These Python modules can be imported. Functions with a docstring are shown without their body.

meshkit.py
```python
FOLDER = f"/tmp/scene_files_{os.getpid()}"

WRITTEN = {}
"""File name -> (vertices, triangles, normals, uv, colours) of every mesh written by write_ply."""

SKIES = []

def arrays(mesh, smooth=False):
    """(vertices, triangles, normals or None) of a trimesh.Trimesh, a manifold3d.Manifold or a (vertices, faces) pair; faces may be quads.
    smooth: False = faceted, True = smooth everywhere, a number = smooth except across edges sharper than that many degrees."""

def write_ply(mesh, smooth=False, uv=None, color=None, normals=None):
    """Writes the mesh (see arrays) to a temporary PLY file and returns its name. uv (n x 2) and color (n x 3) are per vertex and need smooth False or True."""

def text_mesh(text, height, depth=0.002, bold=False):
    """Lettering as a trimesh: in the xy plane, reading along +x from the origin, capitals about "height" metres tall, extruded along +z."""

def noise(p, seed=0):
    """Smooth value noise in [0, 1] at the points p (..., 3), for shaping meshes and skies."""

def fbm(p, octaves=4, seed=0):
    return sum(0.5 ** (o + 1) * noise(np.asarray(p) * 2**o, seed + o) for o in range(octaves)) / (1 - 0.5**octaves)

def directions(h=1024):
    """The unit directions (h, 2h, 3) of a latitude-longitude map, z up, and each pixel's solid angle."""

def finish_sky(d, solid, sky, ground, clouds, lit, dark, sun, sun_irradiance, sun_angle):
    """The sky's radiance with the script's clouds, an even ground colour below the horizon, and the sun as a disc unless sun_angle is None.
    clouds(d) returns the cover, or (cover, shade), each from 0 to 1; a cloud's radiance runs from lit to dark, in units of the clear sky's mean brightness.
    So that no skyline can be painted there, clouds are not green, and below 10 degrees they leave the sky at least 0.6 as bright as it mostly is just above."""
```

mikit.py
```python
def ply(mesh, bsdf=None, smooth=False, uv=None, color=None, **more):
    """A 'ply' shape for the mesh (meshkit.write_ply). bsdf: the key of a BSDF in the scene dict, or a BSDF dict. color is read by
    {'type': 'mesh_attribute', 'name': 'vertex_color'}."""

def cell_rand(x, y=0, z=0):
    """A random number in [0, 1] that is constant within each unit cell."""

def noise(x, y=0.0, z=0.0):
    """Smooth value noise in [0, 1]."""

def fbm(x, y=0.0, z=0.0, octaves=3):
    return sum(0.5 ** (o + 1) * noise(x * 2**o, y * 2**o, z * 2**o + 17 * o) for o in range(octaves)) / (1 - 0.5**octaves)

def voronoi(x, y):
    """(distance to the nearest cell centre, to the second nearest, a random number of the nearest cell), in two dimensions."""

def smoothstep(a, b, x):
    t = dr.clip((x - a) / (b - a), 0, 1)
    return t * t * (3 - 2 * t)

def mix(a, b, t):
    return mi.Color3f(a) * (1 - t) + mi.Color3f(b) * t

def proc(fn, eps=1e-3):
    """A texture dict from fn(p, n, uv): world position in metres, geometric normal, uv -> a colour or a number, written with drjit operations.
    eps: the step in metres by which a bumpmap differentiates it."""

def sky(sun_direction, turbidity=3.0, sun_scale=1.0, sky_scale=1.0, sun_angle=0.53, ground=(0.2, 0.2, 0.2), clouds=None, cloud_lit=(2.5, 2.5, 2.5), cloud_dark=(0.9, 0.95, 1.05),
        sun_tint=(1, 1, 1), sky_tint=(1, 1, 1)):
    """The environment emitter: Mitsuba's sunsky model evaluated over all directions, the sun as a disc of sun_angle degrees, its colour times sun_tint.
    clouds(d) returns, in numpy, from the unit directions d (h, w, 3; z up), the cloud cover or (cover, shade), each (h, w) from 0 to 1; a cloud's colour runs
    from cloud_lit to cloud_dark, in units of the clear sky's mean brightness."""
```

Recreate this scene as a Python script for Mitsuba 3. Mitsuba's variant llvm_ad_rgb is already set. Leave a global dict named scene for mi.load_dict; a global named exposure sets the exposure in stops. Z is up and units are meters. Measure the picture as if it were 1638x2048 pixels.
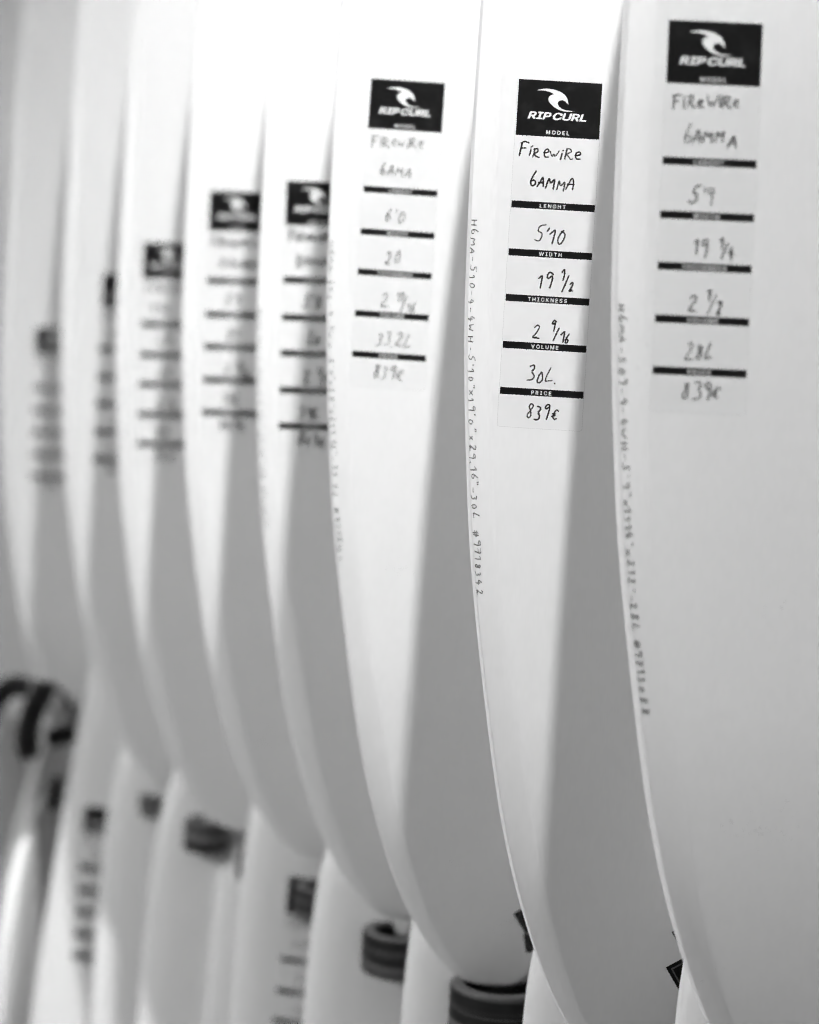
import math, glob
import numpy as np, trimesh, mitsuba as mi, mikit, meshkit
from scipy.interpolate import PchipInterpolator
from shapely import affinity
from shapely.geometry import LineString, Polygon, Point, box
from shapely.ops import unary_union
T = mi.ScalarTransform4f
scene, labels = {}, {}

# ---------------------------------------------------------------- camera, light, exposure
ROLL = math.radians(3.0)
F = 3000.0                       # focal length in pixels of the 1638-wide picture
exposure = 0.33
scene['camera'] = {
    'type': 'thinlens', 'fov': math.degrees(2 * math.atan(819 / F)), 'fov_axis': 'x',
    'aperture_radius': 0.0180, 'focus_distance': 1.602, 'near_clip': 0.05, 'far_clip': 60.0,
    'to_world': T().look_at(origin=[0, 0, 0], target=[0, 1, 0], up=[-math.sin(ROLL), 0, math.cos(ROLL)]),
}
LAMP_POS = np.array([0.32, 0.0, 6.0])
LAMP_AIM = np.array([-0.34, 1.66, 0.0])
LAMP_R, LAMP_POWER, DEEP = 0.11, 8900.0, .58
SIDE_POS, SIDE_AIM, SIDE_R, SIDE_POWER = np.array([-3.3, 0.7, 1.2]), np.array([.05, 1.7, -.6]), .45, 50.0
AMBIENT = 0.125
scene['room_light'] = {'type': 'constant', 'radiance': {'type': 'rgb', 'value': [AMBIENT] * 3}}

# ---------------------------------------------------------------- materials
def grey(v): return {'type': 'rgb', 'value': [v, v, v]}

def board_colour(p, n, uv):
    a = mikit.fbm(p.x * 9, p.y * 9, p.z * 5)
    b = mikit.noise(p.x * 260, p.y * 260, p.z * 90)
    s = mikit.noise(p.x * 330 + 11, p.y * 330, p.z * 330) * mikit.noise(p.x * 14, p.y * 14 + 5, p.z * 14)
    weave = mikit.noise(p.x * 900, p.y * 200, p.z * 60)
    v = (0.80 + 0.022 * (a - 0.5) + 0.020 * (b - 0.5) + 0.012 * (weave - 0.5)) * (1 - 0.16 * mikit.smoothstep(0.74, 0.80, s))
    return mi.Color3f(v, v, v)
def wood_colour(p, n, uv):
    w = mikit.fbm(p.x * 6, p.y * 6, p.z * 420, 4)
    l = mikit.noise(3.0, 7.0, p.z * 95 + 0.6 * mikit.noise(p.x * 20, p.y * 20, 1.0))
    v = 0.012 + 0.20 * mikit.smoothstep(0.42, 0.78, 0.55 * w + 0.45 * l)
    return mi.Color3f(v, v, v)
def print_black(p, n, uv):
    v = 0.006 + 0.007 * mikit.smoothstep(0.5, 0.8, mikit.fbm(p.x * 60, p.y * 60, p.z * 60))
    return mi.Color3f(v, v, v)
def floor_colour(p, n, uv):
    v = 0.20 + 0.1 * (mikit.fbm(p.x * 4, p.y * 4, p.z) - 0.5)
    return mi.Color3f(v, v, v)
def principled(col, rough, spec=0.5, **k):
    return {'type': 'twosided', 'bsdf': {'type': 'principled', 'base_color': col, 'roughness': rough, 'specular': spec, **k}}
scene['mat_board'] = principled(mikit.proc(board_colour), 0.42, 0.35)
scene['mat_film'] = principled(grey(0.795), 0.25, 0.5)
scene['mat_edge'] = principled(grey(0.66), 0.5, 0.3)
scene['mat_print'] = principled(mikit.proc(print_black), 0.45, 0.12)
scene['mat_white_print'] = principled(grey(0.80), 0.5, 0.3)
scene['mat_pen'] = principled(grey(0.006), 0.6, 0.1)
scene['mat_thin_pen'] = principled(grey(0.13), 0.6, 0.3)
scene['mat_wood'] = principled(mikit.proc(wood_colour), 0.5, 0.35)
scene['mat_rim'] = principled(grey(0.16), 0.6, 0.3)
scene['mat_rubber'] = principled(grey(0.006), 0.6, 0.12)
scene['mat_line'] = principled(grey(0.10), 0.6, 0.3)
scene['mat_wall'] = principled(grey(0.62), 0.8, 0.2)
scene['mat_end'] = principled(grey(0.10), 0.8, 0.2)
scene['mat_floor'] = principled(mikit.proc(floor_colour), 0.6, 0.3)
scene['mat_metal'] = principled(grey(0.30), 0.4, 0.5)

def put(key, mesh, mat, smooth=False):
    assert key not in scene, key
    scene[key] = mikit.ply(mesh, mat, smooth=smooth)
    return key
def numbered(key):
    if key not in scene: return key
    n = 1
    while f'{key}_{n:03d}' in scene: n += 1
    return f'{key}_{n:03d}'

def at(px, py, depth):
    """The place at this depth that the lens shows at a pixel of the photograph (used once, to measure positions)."""
    dx, dy = px - 819.0, py - 1024.0
    c, s = math.cos(ROLL), math.sin(ROLL)
    return np.array([(dx * c + dy * s) * depth / F, depth, -(-dx * s + dy * c) * depth / F])

# ---------------------------------------------------------------- the surfboard shape
TH = np.array([0, .004, .012, .033, .071, .161, .28, .403, .645, .89, 1.04])
TW = np.array([0, .030, .047, .071, .101, .144, .181, .206, .241, .2565, .258]) / .258
NT = np.array([0, .02, .05, .1, .2, .33, .45, .6, .79])
NW = np.array([0, .25, .40, .565, .78, .92, .965, .99, 1.0])
TAIL, NOSE = PchipInterpolator(np.sqrt(TH), TW), PchipInterpolator(np.sqrt(NT), NW)
TAIL_FLAT, RAIL = 1.04, 0.040

class Board:
    """A surfboard standing on its tail: x across, h up from the tail, d towards the viewer of its bottom face."""
    def __init__(s, cx, y, ztail, L, W, roll=0.0, rocker=0.038, nose=.085, dome=0.0, yaw=0.0, ext=0.0, lean=0.0):
        s.cx, s.y, s.zt, s.L, s.W, s.rk, s.rl, s.nr, s.dm, s.yw = cx, y, ztail, L + ext, W, rocker, roll, nose, dome, yaw
        s.k, s.ln = L / 1.83, lean
    def hw(s, h):
        h = np.asarray(h, float); k = s.k
        a = TAIL(np.sqrt(np.clip(h / k, 0, 1.04))); b = NOSE(np.sqrt(np.clip((s.L - h) / k, 0, .79)))
        return s.W * np.minimum(a, b)
    def half(s, h):
        t, n = np.clip(h / .42, 0, 1), np.clip((s.L - h) / .5, 0, 1)
        return .0325 * np.minimum(.26 + .74 * (1 - (1 - t) ** 2), .22 + .78 * (1 - (1 - n) ** 2)) * np.clip(s.hw(h) / .02, 0.02, 1) ** .5
    def mid(s, h):
        return s.rk * np.clip(1 - h / .8, 0, 1) ** 2 + s.nr * np.clip((h - .95) / (s.L - .95), 0, 1) ** 2
    @staticmethod
    def prof(e, h):
        low = 1 - np.clip((h - .25) / .4, 0, 1); low = low * low * (3 - 2 * low)
        r = np.clip(e / .0035, 0, 1)
        c = np.clip(e / .030, 0, 1); c = c * (1.25 - .25 * c ** 4)
        st = np.clip((e - .024) / .012, 0, 1); st = st * st * (3 - 2 * st)
        return (.66 - .05 * low) * np.sqrt(np.maximum(1 - (1 - r) ** 2, 0)) + .29 * c + .05 * low * st + .05 * np.clip(e / .15, 0, 1) ** .7
    def face(s, x, h):
        w = s.hw(h); k = np.clip(w / .18, .01, 1) ** .6
        e = np.maximum(w - np.abs(x), 0)
        flat = s.prof(e / k, h)
        if s.dm: flat = (1 - s.dm) * flat + s.dm * 1.9 * np.sqrt(np.maximum(1 - (1 - np.clip(e / np.maximum(w * .95, .01), 0, 1)) ** 2, 0))
        return s.half(h) * flat - s.mid(h)
    def world(s, x, h, d):
        c, n = math.cos(s.rl), math.sin(s.rl); a, b = math.cos(s.yw), math.sin(s.yw)
        u, v = x * c + h * n, h * c - x * n
        return np.stack([s.cx + u * a + d * b + s.ln * v, s.y + u * b - d * a, s.zt + v], -1)
    def pick(s, px, py, d=.031):
        """(x, h) of the spot on the face that a pixel of the photograph shows."""
        c, n = math.cos(s.rl), math.sin(s.rl); a, b = math.cos(s.yw), math.sin(s.yw); Y = s.y - d
        for _ in range(8):
            p = at(px, py, Y); u = (p[0] - s.cx) * a + (p[1] - s.y) * b; v = p[2] - s.zt
            x, h = u * c - v * n, u * n + v * c
            Y = float(s.world(x, h, s.face(x, h))[1])
        return float(x), float(h)
    def mesh(s, rows=130):
        t = (1 - np.cos(np.linspace(0, np.pi, rows))) / 2
        hs = s.L * np.clip(.8 * t + .2 * np.linspace(0, 1, rows), 0.00004, 1 - 0.00004)
        ea = np.concatenate([[0, .00015, .0005, .0012, .0020, .0028, .0035, .0075, .013, .017], np.linspace(.021, .037, 9), [RAIL]])
        V, n = [], None
        for h in hs:
            w = float(s.hw(h)); k = min(max(w / .18, .01), 1) ** .6
            e = np.concatenate([ea * k * min(1, w / (RAIL * k)) if w < RAIL * k else ea * k, ]); e = e * min(1, w * .7 / e[-1]) if e[-1] > w * .7 else e
            e = np.concatenate([e, e[-1] + (w - e[-1]) * np.linspace(0, 1, 10)[1:]])
            xl = -(w - e); xs = np.concatenate([xl, -xl[-2::-1]])
            f = s.face(xs, np.full_like(xs, h))
            bk = -s.half(h) * (.9 * np.sqrt(np.maximum(1 - (1 - np.clip((w - np.abs(xs)) / (k * .05), 0, 1)) ** 2, 0)) + .1) * 1.0 - s.mid(h)
            bk[0] = bk[-1] = f[0]
            X = np.concatenate([xs, xs[-2:0:-1]]); D = np.concatenate([f, bk[-2:0:-1]])
            V.append(s.world(X, np.full_like(X, h), D)); n = len(X)
        V = np.concatenate(V); m = len(hs)
        i, j = np.meshgrid(np.arange(m - 1), np.arange(n), indexing='ij')
        q = np.stack([i * n + j, i * n + (j + 1) % n, (i + 1) * n + (j + 1) % n, (i + 1) * n + j], -1).reshape(-1, 4)
        caps = []
        for base, flip in ((0, 1), ((m - 1) * n, 0)):
            c = len(V); V = np.vstack([V, V[base:base + n].mean(0)])
            for k in range(n):
                a, b = base + k, base + (k + 1) % n
                caps.append((b, a, c) if flip else (a, b, c))
        return np.asarray(V), np.vstack([q[:, [0, 1, 2]], q[:, [0, 2, 3]], np.array(caps)])

# ---------------------------------------------------------------- flat print and pen strokes, laid on a board's face
def triangulated(shape, thick):
    gs = [g for g in getattr(shape, 'geoms', [shape]) if g.area > 1e-10]
    return trimesh.util.concatenate([trimesh.creation.extrude_polygon(g, thick, engine='earcut') for g in gs])
class Frame:
    """A label's own axes on a board: u to the right, v up, in metres, from its top left corner; rot in degrees clockwise."""
    def __init__(s, board, x, h, rot, scale=1.0):
        s.b, s.x, s.h, s.a, s.k = board, x, h, math.radians(rot), scale
    def lay(s, mesh, base):
        if mesh.extents[:2].max() > .02:
            v, f = trimesh.remesh.subdivide_to_size(mesh.vertices, mesh.faces, .012, max_iter=12)
            mesh = trimesh.Trimesh(v, f, process=False)
        p = np.array(mesh.vertices); c, n = math.cos(s.a), math.sin(s.a)
        u, v = p[:, 0] * s.k, p[:, 1] * s.k
        x, h = s.x + u * c + v * n, s.h - u * n + v * c
        d = s.b.face(x, h) + base + p[:, 2]
        return s.b.world(x, h, d), np.array(mesh.faces)

GL = {  # single-stroke letters: polylines in a box one unit high
 'F': [[(.05,0),(.08,.95)],[(-.05,.9),(.2,1),(.5,.98)],[(.05,.5),(.36,.55)]], 'i': [[(.12,0),(.14,.5)],[(.15,.72),(.17,.76)]],
 'R': [[(.06,0),(.1,.72)],[(.02,.7),(.3,.78),(.42,.6),(.3,.42),(.1,.38),(.28,.2),(.5,.0),(.6,.04)]],
 'e': [[(.05,.3),(.3,.36),(.42,.5),(.3,.64),(.1,.5),(.06,.25),(.2,.05),(.45,.1)]], 'w': [[(0,.55),(.14,.05),(.3,.42),(.42,.05),(.62,.6)]],
 'G': [[(.3,1),(.1,.6),(.04,.2),(.2,.0),(.42,.12),(.4,.38),(.2,.42),(.06,.26)]], 'A': [[(0,.0),(.16,.4),(.26,.72),(.34,.4),(.42,.0)],[(.04,.24),(.4,.28)]],
 'M': [[(.02,0),(.1,.7),(.26,.2),(.48,.74),(.52,0)]], 'L': [[(.2,.9),(.08,.3),(.03,.02),(.16,.06),(.42,.1)]], 'D': [[(.06,0),(.08,.72)],[(0,.72),(.3,.68),(.46,.4),(.3,.08),(.04,.0)]],
 'O': [[(.25,.72),(.06,.5),(.08,.1),(.3,.02),(.44,.35),(.36,.66),(.22,.72)]], 'I': [[(.12,0),(.14,.72)]], 'N': [[(.03,0),(.08,.7),(.36,.05),(.42,.74)]], 'T': [[(.22,0),(.24,.72)],[(0,.7),(.5,.75)]],
 'E': [[(.42,.72),(.08,.7),(.06,.02),(.44,.03)],[(.07,.38),(.34,.4)]], 'V': [[(.02,.72),(.18,.02),(.42,.76)]], 'H': [[(.04,0),(.06,.72)],[(.44,.0),(.46,.72)],[(.05,.36),(.45,.38)]], 'W': [[(0,.72),(.14,.02),(.28,.5),(.42,.02),(.6,.74)]],
 'S': [[(.4,.66),(.2,.74),(.06,.56),(.36,.3),(.3,.04),(.04,.06)]],
 '0': [[(.26,.76),(.08,.5),(.08,.14),(.24,.0),(.4,.22),(.4,.58),(.26,.76),(.2,.74)]], '1': [[(.02,.62),(.22,.92),(.24,.5),(.22,.0)]],
 '2': [[(.08,.72),(.22,.92),(.36,.74),(.24,.36),(.04,.06),(.16,.04),(.24,.12)],[(.1,.06),(.44,.04)]], '3': [[(.06,.86),(.26,.94),(.36,.74),(.18,.52),(.38,.36),(.3,.08),(.04,.04)]],
 '5': [[(.44,.95),(.16,.92),(.1,.54),(.32,.56),(.4,.28),(.22,.02),(.0,.12)]], '6': [[(.34,.96),(.12,.6),(.04,.2),(.18,.0),(.38,.14),(.34,.4),(.16,.42),(.06,.28)]],
 '8': [[(.34,.86),(.2,.96),(.08,.78),(.26,.52),(.38,.24),(.2,.0),(.04,.18),(.22,.5),(.38,.76),(.34,.86)]], '9': [[(.38,.8),(.2,.94),(.06,.72),(.18,.54),(.36,.76),(.38,.5),(.32,.0)]],
 '4': [[(.26,.9),(.04,.36),(.44,.36)],[(.34,.6),(.32,.0)]], '7': [[(.04,.86),(.4,.9),(.18,.0)],[(.1,.46),(.36,.5)]],
 "'": [[(.1,.98),(.08,.76)]], '"': [[(.05,1),(.05,.84)],[(.2,1),(.2,.84)]], '/': [[(-.08,-.12),(.14,.80)]], '.': [[(.08,.0),(.1,.03)]], ',': [[(.1,.06),(.06,-.08)]],
 '-': [[(.08,.34),(.36,.35)]], '#': [[(.14,.04),(.2,.74)],[(.32,.04),(.38,.74)],[(.02,.26),(.48,.28)],[(.05,.5),(.5,.52)]], 'x': [[(.04,.5),(.36,.06)],[(.06,.06),(.36,.52)]],
 '€': [[(.42,.66),(.26,.74),(.12,.5),(.12,.18),(.26,.02),(.4,.1)],[(.0,.44),(.3,.46)],[(.0,.28),(.26,.3)]], ' ': [],
}
def smooth_line(p):
    p = np.array(p, float)
    for _ in range(2):
        if len(p) < 3: break
        q = [p[0]]
        for a, b in zip(p[:-1], p[1:]): q += [.75 * a + .25 * b, .25 * a + .75 * b]
        p = np.array(q + [p[-1]])
    return p
def handwriting(text, height, width, rng, track=.15, wobble=.05, slant=.12):
    """Pen strokes of a text as a polygon; starts at the origin. ^ and _ raise and lower the next small sign, as in a fraction."""
    out, x, up, k = [], 0.0, 0.0, 1.0
    for ch in text:
        if ch == '^': up, k = .48, .62; continue
        if ch == '_': up, k = -.14, .66; x -= .06; continue
        if ch == '~': up, k = -.14, .66; continue
        if ch == '|': up, k = 0, 1.0; continue
        st = GL[ch]; wd = max([q[0] for l in st for q in l], default=.3)
        dy, sc = rng.normal(0, wobble), k * (1 + rng.normal(0, .08))
        for l in st:
            q = smooth_line([(a + rng.normal(0, .026), b + rng.normal(0, .026)) for a, b in l]) * sc
            q[:, 0] += slant * q[:, 1] + x; q[:, 1] += up + dy
            pw = width * (1 + rng.normal(0, .12))
            out.append(LineString(q * height).buffer(pw / 2, quad_segs=3))
        x += (wd + track * (1 + rng.normal(0, .2))) * k
    return unary_union(out).simplify(width * .04), x * height
def outlined(text, height, grow, space):
    gs, x = [], 0
    for ch in text:
        if ch == ' ': x += .13 * height; continue
        m = meshkit.text_mesh(ch, height, .001, True); top = m.triangles[(m.face_normals[:, 2] > .9)]
        g = unary_union([Polygon(t[:, :2]).buffer(height * .002) for t in top]).buffer(grow * height, join_style=2)
        lo, _, hi, _ = g.bounds; gs.append(affinity.translate(g, x - lo, 0)); x += hi - lo + space * height
    return unary_union(gs).simplify(height * .004), x - space * height
def printed(text, height, bold=True, space=.25, wide=1.0):
    ms, x = [], 0
    for ch in text:
        if ch == ' ': x += .5 * height; continue
        m = meshkit.text_mesh(ch, height, .00025, bold); m.apply_scale([wide, 1, 1]); lo, hi = m.bounds[0][0], m.bounds[1][0]
        m.apply_translation([x - lo, 0, 0]); ms.append(m); x += hi - lo + space * height
    m = trimesh.util.concatenate(ms); return m, x - space * height

BRAND, BRAND_W = outlined('RIP CURL', 1.0, .030, .07)
LW, HH = .0888, .0600                         # label width and header height, metres
K = LW / 457.0                                # one unit of the measured label drawing
BARS = [('LENGHT', 669), ('WIDTH', 932), ('THICKNESS', 1182), ('VOLUME', 1440), ('PRICE', 1692)]
LINES = [(.06, 425, 72), (.20, 592, 84), (.30, 885, 92), (.36, 1140, 92), (.34, 1415, 96), (.31, 1655, 90), (.31, 1850, 90)]   # u, baseline, height

def curve(pts, n=6):
    """A smooth outline through points; a point given twice is a corner."""
    segs, cur = [], [pts[0]]
    for a in pts[1:]:
        if a == cur[-1]: segs.append(cur); cur = [a]
        else: cur.append(a)
    segs.append(cur); out = []
    from scipy.interpolate import CubicSpline
    for s in segs:
        s = np.array(s, float)
        if len(s) == 1: continue
        t = np.concatenate([[0], np.cumsum(np.linalg.norm(np.diff(s, axis=0), axis=1))])
        out.append(CubicSpline(t, s)(np.linspace(0, t[-1], n * (len(s) - 1) + 1)) if len(s) > 2 else s)
    return np.concatenate(out)
WAVE = curve([(.232,.178), (.30,.152), (.39,.148), (.49,.180), (.555,.235), (.592,.31), (.607,.407), (.607,.407), (.575,.365), (.54,.338), (.505,.345), (.482,.385), (.492,.44), (.535,.49), (.60,.515), (.685,.517), (.685,.517),
              (.60,.538), (.53,.525), (.455,.48), (.395,.41), (.365,.335), (.385,.268), (.430,.243), (.430,.243), (.40,.215), (.34,.190), (.29,.182), (.232,.185), (.232,.185), (.232,.178)])

def price_label(key, board, tl, rot, lines, scale=1.0, pen=.0016, seed=0, bar=38, logo=True):
    """A clear price label with a black header, five black bars and handwriting; a part of its board."""
    rng = np.random.default_rng(seed)
    x, h = board.pick(*tl); fr = Frame(board, x, h, rot, scale)
    lab = key + '__price_label'
    film = box(-.0012, -1910 * K, LW + .0008, .0006).buffer(-.003).buffer(.003)
    put(lab, fr.lay(triangulated(film, .0002), -.00005), 'mat_film')
    put(lab + '__film_edge', fr.lay(triangulated(film.difference(film.buffer(-.0005)), .0001), .0001), 'mat_edge')
    put(lab + '__header', fr.lay(triangulated(box(0, -HH, LW, 0).buffer(-.0004).buffer(.0004), .00025), .0001), 'mat_print')
    if logo:
      wave = Polygon([(u * LW, -v * HH) for u, v in WAVE]).buffer(0)
      put(lab + '__wave_emblem', fr.lay(triangulated(wave, .00025), .0002), 'mat_white_print')
    m = triangulated(affinity.affine_transform(BRAND, [.700 * LW / BRAND_W, .30 * .118 * HH, 0, .118 * HH, .13 * LW, -.690 * HH]), .00025)
    put(lab + '__header_lettering', fr.lay(m, .0002), 'mat_white_print')
    m, w = printed('MODEL', .0041, True, .46); m.apply_translation([.5 * LW - w / 2, -HH * .955, 0])
    put(lab + '__bar_lettering', fr.lay(m, .0002), 'mat_white_print')
    for t, v in BARS:
        put(numbered(lab + '__bar'), fr.lay(triangulated(box(0, -(v + bar) * K, LW, -v * K), .00025), .0001), 'mat_print')
        m, w = printed(t, .0039, True, .46); m.apply_translation([.5 * LW - w / 2 + rng.normal(0, .0004), -(v + 30.5) * K, 0])
        put(numbered(lab + '__bar_lettering'), fr.lay(m, .0002), 'mat_white_print')
    for t, (u, v, hh) in zip(lines, LINES):
        if not t: continue
        g, w = handwriting(t, hh * K, pen, rng)
        g = affinity.translate(affinity.rotate(g, rng.normal(0, 1.2), origin=(0, 0)), u * LW + rng.normal(0, .001), -v * K + rng.normal(0, .0007))
        put(numbered(lab + '__handwriting'), fr.lay(triangulated(g, .0001), .00022), 'mat_pen')
    return lab
def rail_lettering(key, board, text, z0, length, seed, pen=.0007, height=.0068, mat='mat_thin_pen'):
    """Small handwriting that runs down the left rail."""
    rng = np.random.default_rng(seed)
    g, w = handwriting(text, height, pen, rng, track=.32, slant=.0)
    m = triangulated(affinity.scale(g, length / w, 1, origin=(0, 0)), .0001)
    a, b = m.vertices[:, 0], m.vertices[:, 1]
    h = (z0 - board.zt) - a; e = .0035 + b
    w_ = board.hw(h); x = -(w_ - e); d = board.face(x, h) + .00025 + m.vertices[:, 2]
    slope = np.clip((.006 - e) / .006, 0, 1)
    put(key + '__rail_lettering', (board.world(x - .0003 * slope, h, d), np.array(m.faces)), mat)
def emblem(key, board, c, w, h, rot, lined=True, name='emblem_sticker', shape=None):
    x, hh = board.pick(*c); fr = Frame(board, x, hh, rot)
    k = put(numbered(key + '__' + name), fr.lay(triangulated(shape or box(-w / 2, -h / 2, w / 2, h / 2), .0004), 0 if lined else .0016), 'mat_print')
    if lined:
        o = box(-w / 2, -h / 2, w / 2, h / 2)
        put(k + '__outline', fr.lay(triangulated(o.buffer(-.004).difference(o.buffer(-.0056)), .0002), .0003), 'mat_line')

# ---------------------------------------------------------------- the setting
FLOOR_Z = -1.98
v = np.array([[-9, -4, FLOOR_Z], [9, -4, FLOOR_Z], [9, 12, FLOOR_Z], [-9, 12, FLOOR_Z]], float)
put('floor', (v, np.array([[0, 1, 2, 3]])), 'mat_floor'); labels['floor'] = {'label': 'grey shop floor under the lower row of boards', 'kind': 'structure'}
wa, wb = np.array([.85, 1.30]), np.array([-.40, 3.30])
u = (wb - wa) / np.linalg.norm(wb - wa); wa, wb = wa - .25 * u, wb + 3.0 * u
n2 = np.array([-u[1], u[0]]) * -1
P2 = [wa, wb, wb + n2 * .12, wa + n2 * .12]
wall = trimesh.creation.extrude_polygon(Polygon(P2), 4.6, engine='earcut'); wall.apply_translation([0, 0, FLOOR_Z])
put('wall', wall, 'mat_wall'); labels['wall'] = {'label': 'pale shop wall behind the surfboard rack', 'kind': 'structure'}

end = trimesh.creation.box([3.2, .1, 4.6]); end.apply_translation([-2.1, 4.6, FLOOR_Z + 2.3])
put('end_wall', end, 'mat_end'); labels['end_wall'] = {'label': 'dark end wall of the shop far behind the rack', 'kind': 'structure'}

# ---------------------------------------------------------------- upper row of surfboards
UPPER = [  # cx, px per metre, tail z, length, half width, roll deg, wording
    (.4266, 2064, -.5630, 1.753, .2450), (.2947, 1843, -.6027, 1.778, .2485), (.1347, 1634, -.5735, 1.829, .2526), (.0263, 1448, -.5592, 1.727, .2524),
    (-.1101, 1309, -.5285, 1.753, .2539), (-.2515, 1191, -.5460, 1.753, .2566), (-.3977, 1097, -.5205, 1.753, .2537), (-.5782, 1000, -.5530, 1.753, .2540), (-.745, 930, -.535, 1.753, .2540)]
TEXTS = [
    ['FiReWiRe', 'GAMMA', "5'9", '19 ^1|/_4', '2 ^1|/_2', '28L', '839€'], ['FiRewiRe', 'GAMMA', "5'10", '19 ^1|/_2', '2 ^9|/_16', '30L.', '839€'],
    ['FiRewiRe', 'GAMA', "6'0", '20', '2 ^11|/_16', '33.2L', '839€'], ['FiRewiRe', 'DOMINATOR', "5'8", '20', '2 ^9|/_16', '39L', '849€'],
    ['FiRewiRe', 'DOMINATOR', "5'9", '20', '2 ^9|/_16', '37L', '849€'], ['FiRewiRe', 'EVO', "5'9", '20', '2 ^1|/_2', '31L', '849€'],
    ['FiRewiRe', 'EVO', "5'7", '19', '2 ^1|/_2', '28L', '849€'], ['FiRewiRe', 'EVO', "5'6", '19', '2 ^1|/_4', '27L', '839€'], None]
LABEL_AT = [((1338, 40), -.3, 1), ((1038, 158), .5, 1), ((743, 157), 1.0, 1), ((574, 362), -1.0, 1), ((421, 382), -.8, 1), ((288, 485), -1.0, 1), ((207, 547), .4, 1), ((72, 655), -.8, .88)]
SAYS = ['white surfboard at the right edge, its price label reading 28L', "white surfboard in sharp focus, its price label reading 5'10 and 30L", "white surfboard whose price label reads 6'0 and 33.2L",
        'white surfboard left of the 33.2L one, label header cut at its right', 'white surfboard whose label shows a whole black header, fourth white board left of the focused one is behind it',
        'white surfboard with a blurred label, third from the left with a label', 'white surfboard with only a thin strip of its blurred label in view', 'leftmost white surfboard with a blurred price label', 'white surfboard cut off by the left edge of the photo, no label in view']
SAYS[4] = 'white surfboard behind the 39L one, its blurred label header shown whole'
SAYS[3] = 'white surfboard just behind the 33.2L one, its label reading 39L'
PENS = [.0017, .0016, .0013, .0027, .0025, .0022, .0020, .0020]
BOARDS = []
EXT = [0, 0, .04, .14, .18, .24, .28, .32, .36]
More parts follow.
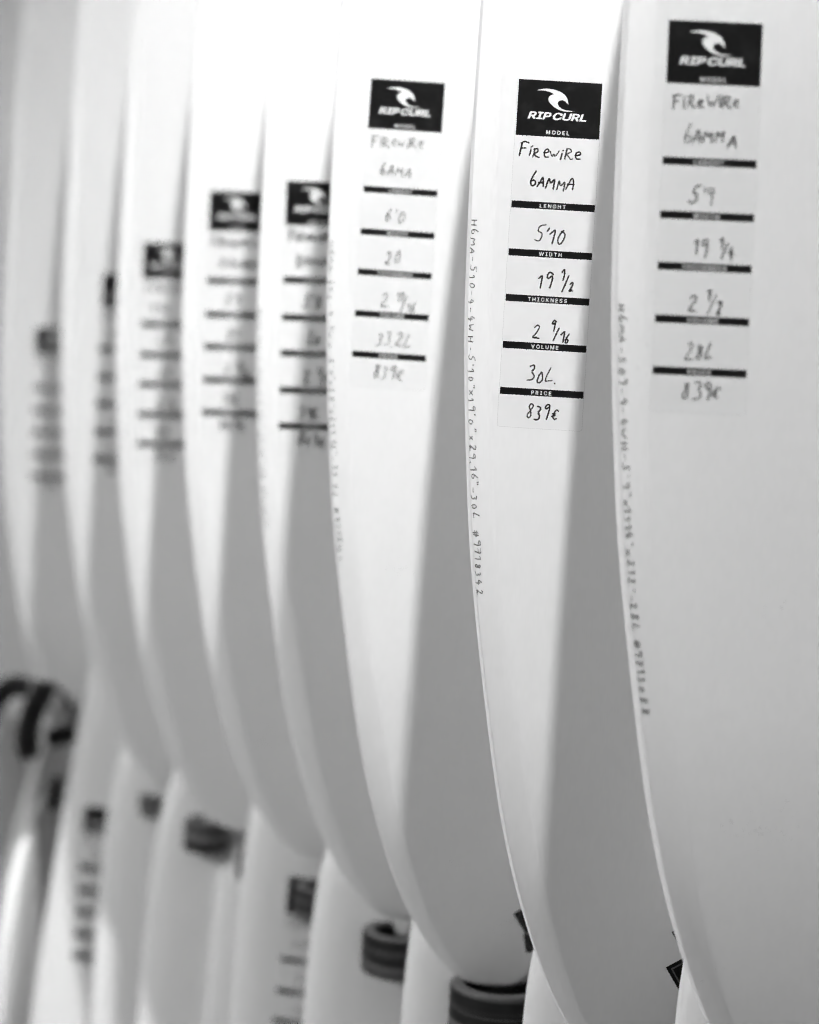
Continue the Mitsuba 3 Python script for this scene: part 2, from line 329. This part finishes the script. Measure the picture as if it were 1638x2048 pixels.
for i, (cx, s, zt, L, W) in enumerate(UPPER):
    key = 'surfboard' if i == 0 else f'surfboard_{i:03d}'
    b = Board(cx, F / s, zt - .012, L, W, ext=EXT[i]); BOARDS.append(b)
    put(key, b.mesh(), 'mat_board', smooth=True)
    labels[key] = {'label': SAYS[i], 'category': 'surfboard', 'group': 'surfboards standing in the upper rack'}
    if i < len(LABEL_AT):
        (px, py), rot, sc = LABEL_AT[i]
        price_label(key, b, (px, py), rot, TEXTS[i], sc, PENS[i], 40 + i, [38, 38, 38, 46, 48, 52, 56, 60][i])
RAILS = {0: ("HGMA-509-4-4WH-5'9\"x1914\"x212\"-28L #9713088", (1225, 615), .392), 1: ("HGMA-510-4-4WH-5'10\"x19'0\"x29,16\"-30L #9718342", (930, 447), .404),
         2: ("HGMA-600-4-4WH-6'0\"x20\"x211,16\"-33.2L #9718161", (655, 490), .386), 3: ("HDOM-508-4-4WH-5'8\"x20\"x29,16\"-39L #9716021", (515, 620), .30)}
for i, (t, (px, py), ln) in RAILS.items():
    rail_lettering('surfboard' if i == 0 else f'surfboard_{i:03d}', BOARDS[i], t, float(at(px, py, BOARDS[i].y)[2]), ln, 70 + i, pen=.0008 if i == 0 else .00062)
# black emblems low on the second and third board's face, right of their middle
emblem('surfboard_001', BOARDS[1], (1384, 1872), .034, .030, -33); emblem('surfboard_001', BOARDS[1], (1377, 1944), .038, .034, -33)
emblem('surfboard_002', BOARDS[2], (1060, 1836), .030, .030, -33); emblem('surfboard_002', BOARDS[2], (1070, 1884), .026, .024, -12)

# ---------------------------------------------------------------- lower row of surfboards, noses up
LOWER = [  # y, left edge pixels (two of them), half width
    (1.540, [(1383, 1915), (1352, 2048)]), (1.732, [(1080, 1898), (1045, 2048)]), (1.954, [(823, 1874), (797, 2046)]), (2.180, [(654, 1723), (600, 2046)]), (2.405, [(505, 1626), (461, 1974)]),
    (2.605, [(454, 1677), (405, 2046)]), (2.640, [(331, 1610), (272, 2046)]), (2.800, [(244, 1508), (180, 2046)]), (2.900, [(174, 1297), (123, 1615), (55, 1974)]), (3.35, [(104, 1478), (53, 1667), (32, 1974)]), (3.52, [(26, 1405), (-40, 2000)]), (3.08, [(88, 1605), (40, 2000)])]
LSAYS = ['lower white surfboard nosing up right of the focused board, at the bottom right', 'lower white surfboard rising left of the focused board at the bottom', 'lower white surfboard nosing up behind the 33.2L board beside the striped cup',
         'lower white surfboard right of the three black label bars', 'lower white surfboard with three blurred black label bars', 'narrow lower surfboard with a pointed black mark near its nose',
         'lower surfboard left of the widest black cup', 'lower surfboard right of the column of blurred label bars', 'lower surfboard with a blurred column of label bars, left end', 'lower surfboard under the tangled black leash', 'lower surfboard cut off by the left edge', 'slim lower surfboard seen edge-on, left of the lower board with blurred label bars']
from scipy.optimize import least_squares
LB = []
for i, (y, pts) in enumerate(LOWER):
    P = np.array([at(px, py, y) for px, py in pts]); W = .245; yaw = math.radians(14 if i < 9 else 74); WE = W * math.cos(yaw) + (.022 if i > 8 else .011)
    def miss(q):
        t = q[1] - P[:, 2]; c, n = math.cos(q[2]), math.sin(q[2])
        w = WE * NOSE(np.sqrt(np.clip(t / .96, 0, .79)))
        return np.append((q[0] - w - n * t - P[:, 0]) * 60, [(q[1] + .22) * .8, q[2] * (2 if i < 9 else 200)])
    q = least_squares(miss, [P[0, 0] + .2, -.2, 0.0]).x
    L = q[1] - FLOOR_Z
    if i < 9: b = Board(q[0] - math.sin(q[2]) * L * math.cos(yaw), y, FLOOR_Z, L, W, roll=q[2], rocker=.03, nose=.13, dome=1.0, yaw=yaw)
    else:                                   # turned edge-on at the end of the row
        tip = at(*pts[0], y - .05); tip[0] += .006; L = tip[2] - FLOOR_Z
        b = Board(tip[0] - .085 * L, y, FLOOR_Z, L, .20, rocker=.03, nose=.02, yaw=math.radians(84), lean=.085)
    LB.append(b)
    key = f'surfboard_{len(UPPER) + i:03d}'
    put(key, b.mesh(90), 'mat_board', smooth=True)
    labels[key] = {'label': LSAYS[i], 'category': 'surfboard', 'group': 'surfboards standing in the lower rack'}
key = lambda i: f'surfboard_{len(UPPER) + i:03d}'
bl = LB[4]; price_label(key(4), bl, (579, 1752), 5.0 - math.degrees(bl.rl), ['FiReWiRe', 'EVO', "5'6", '19', '2 ^1|/_4', '', ''], .93, .0014, 61, 44, False)
bl = LB[8]; price_label(key(8), bl, (170, 1612), 2.0 - math.degrees(bl.rl), ['FiReWiRe', 'EVO', "5'4", '19', '2 ^1|/_4', '26L', '749€'], .83, .0022, 62, 80, False)
drop = Polygon([(.009 * math.sin(a) * (1 - .35 * math.cos(a)) , .033 * math.cos(a)) for a in np.linspace(0, 2 * math.pi, 25)[:-1]])
emblem(key(5), LB[5], (486, 1722), 0, 0, 5, False, 'nose_mark', drop)

# ---------------------------------------------------------------- dark wooden cups that carry the upper tails
def cup(i, c, r, hgt, arm=.40):
    k = 'support_cup' if i == 0 else f'support_cup_{i:03d}'
    n, rim = 56, min(.016, r * .3)
    side = [(0, -hgt), (r - .004, -hgt), (r - .001, -hgt + .002), (r, -hgt + .006), (r, -.005), (r - .001, -.002), (r - .003, -.001), (r - .003, -.02), (0, -.026)]
    ring = [(r - .0035, -.006), (r - .0025, -.001), (r - .0035, .0006), (r - rim, .0008), (r - rim - .0015, -.001), (r - rim - .0015, -.006), (r - .0035, -.006)]
    pad = [(0, -.0245), (r - .0037, -.0245), (r - .0037, -.0062), (r - rim - .003, -.0062), (r - rim - .006, -.018), (0, -.020)]
    for nm, pr, mt in (('cup', side, 'mat_wood'), ('rim', ring, 'mat_rim'), ('lining', pad, 'mat_rubber')):
        m = trimesh.creation.revolve(np.array(pr), sections=n); m.apply_translation(c)
        put(k + '__' + nm, m, mt, smooth=35)
    a = trimesh.creation.box([arm, .03, .022]); a.apply_translation([c[0] + r * .9 + arm / 2, c[1], c[2] - hgt * .55])
    put(k + '__arm', a, 'mat_metal')
    return k
BACK = {5: .04, 6: .015}
CUPS = [(1, None, .062, .075), (2, (900, 1962), .062, .075), (3, (725, 1856), .060, .056), (4, (589, 1768), .048, .048), (5, (370, 1634), .040, .052), (6, (279, 1583), .046, .040), (7, None, .045, .05)]
CSAYS = ['dark wooden cup under the tail of the focused surfboard', 'large striped dark cup at the bottom edge, under the 33.2L surfboard', 'striped dark cup with a black hollow, second from the right', 'dark cup just above the three label bars', 'black cup left of the narrow lower nose', 'small black cup left of the widest black one', 'dark cup under the leftmost labelled surfboard']
for j, (bi, px, r, hgt) in enumerate(CUPS):
    b = BOARDS[bi]
    y = b.y + b.rk - .004 + BACK.get(bi, 0)
    if px is None: c = np.array([b.cx, y, b.zt - .002])
    else:
        p = at(px[0], px[1], y); c = np.array([p[0] + r, y, min(p[2], b.zt + .01)])
    k = cup(j, c, r, hgt)
    labels[k] = {'label': CSAYS[j], 'category': 'support', 'group': 'dark cups carrying the upper surfboards'}

# ---------------------------------------------------------------- black leash hanging at the left
def tube(points, r, sides=14, closed=False):
    p = smooth_line(points); p = smooth_line(p)
    t = np.gradient(p, axis=0); t /= np.linalg.norm(t, axis=1, keepdims=True)
    a = np.cross(t, [0, 1, .05]); a /= np.linalg.norm(a, axis=1, keepdims=True); b = np.cross(t, a)
    ang = np.arange(sides) * 2 * np.pi / sides
    rr = np.full(len(p), r); rr[0] *= .6; rr[-1] *= .6
    V = (p[:, None] + rr[:, None, None] * (np.cos(ang)[None, :, None] * a[:, None] + np.sin(ang)[None, :, None] * b[:, None])).reshape(-1, 3)
    i, j = np.meshgrid(np.arange(len(p) - 1), np.arange(sides), indexing='ij')
    q = np.stack([i * sides + j, i * sides + (j + 1) % sides, (i + 1) * sides + (j + 1) % sides, (i + 1) * sides + j], -1).reshape(-1, 4)
    f = [*np.vstack([q[:, [0, 1, 2]], q[:, [0, 2, 3]]])]
    for base, s in ((0, -1), ((len(p) - 1) * sides, 1)):
        c = len(V); V = np.vstack([V, V[base:base + sides].mean(0)])
        for k in range(sides):
            f.append([base + k, base + (k + 1) % sides, c][::s])
    return V, np.array(f)
def px_path(l): return [at(x, y, d) for x, y, d in l]
LD = 2.93
put('leash__strap', tube(px_path([(-30, 1440, LD), (-5, 1395, LD), (25, 1368, LD), (56, 1376, LD)]), .020), 'mat_rubber', smooth=True)
put('leash__strap_001', tube(px_path([(92, 1368, LD - .03), (78, 1400, LD - .03), (62, 1430, LD - .02), (55, 1470, LD - .02), (58, 1510, LD - .01)]), .022), 'mat_rubber', smooth=True)
put('leash__strap_002', tube(px_path([(96, 1478, LD), (118, 1472, LD + .01), (150, 1466, LD + .02)]), .019), 'mat_rubber', smooth=True)
put('leash__cord', tube(px_path([(92, 1364, LD), (122, 1380, LD + .01), (142, 1415, LD + .02), (150, 1450, LD + .03)]), .005), 'mat_rubber', smooth=True)
put('leash__strap_003', tube(px_path([(116, 1556, 3.02), (111, 1585, 3.02), (105, 1618, 3.02)]), .013), 'mat_rubber', smooth=True)
labels['leash'] = {'label': 'tangled black strap and cord hanging at the left edge', 'category': 'leash'}

# ---------------------------------------------------------------- the shop lamp above the camera
def lamp(key, pos, aim, r, power, deep, label):
    d = (aim - pos) / np.linalg.norm(aim - pos)
    can = trimesh.creation.revolve(np.array([(r, 0), (r + .008, 0), (r + .008, deep + .04), (.0, deep + .04), (0, deep + .03), (r, deep + .03), (r, 0)]), sections=40)
    M = trimesh.geometry.align_vectors([0, 0, -1], d); M[:3, 3] = pos
    can.apply_transform(M); put(key + '__housing', can, 'mat_rubber', smooth=35)
    a = np.linspace(0, 2 * np.pi, 41)[:-1]
    disc = trimesh.transform_points(np.vstack([np.stack([r * .98 * np.cos(a), r * .98 * np.sin(a), a * 0 + deep], 1), [[0, 0, deep]]]), M)
    fc = np.array([[(k + 1) % 40, k, 40] for k in range(40)])
    if np.dot(np.cross(disc[fc[0][1]] - disc[fc[0][0]], disc[fc[0][2]] - disc[fc[0][0]]), d) < 0: fc = fc[:, ::-1]
    scene[key + '__diffuser'] = {**mikit.ply((disc, fc), 'mat_white_print'), 'emitter': {'type': 'area', 'radiance': {'type': 'rgb', 'value': [power] * 3}}}
    labels[key] = {'label': label, 'category': 'lamp'}
lamp('ceiling_lamp', LAMP_POS, LAMP_AIM, LAMP_R, LAMP_POWER, DEEP, 'deep round ceiling spot lamp high above the rack')
lamp('ceiling_lamp_001', SIDE_POS, SIDE_AIM, SIDE_R, SIDE_POWER, .80, 'large round shop lamp left of the camera')
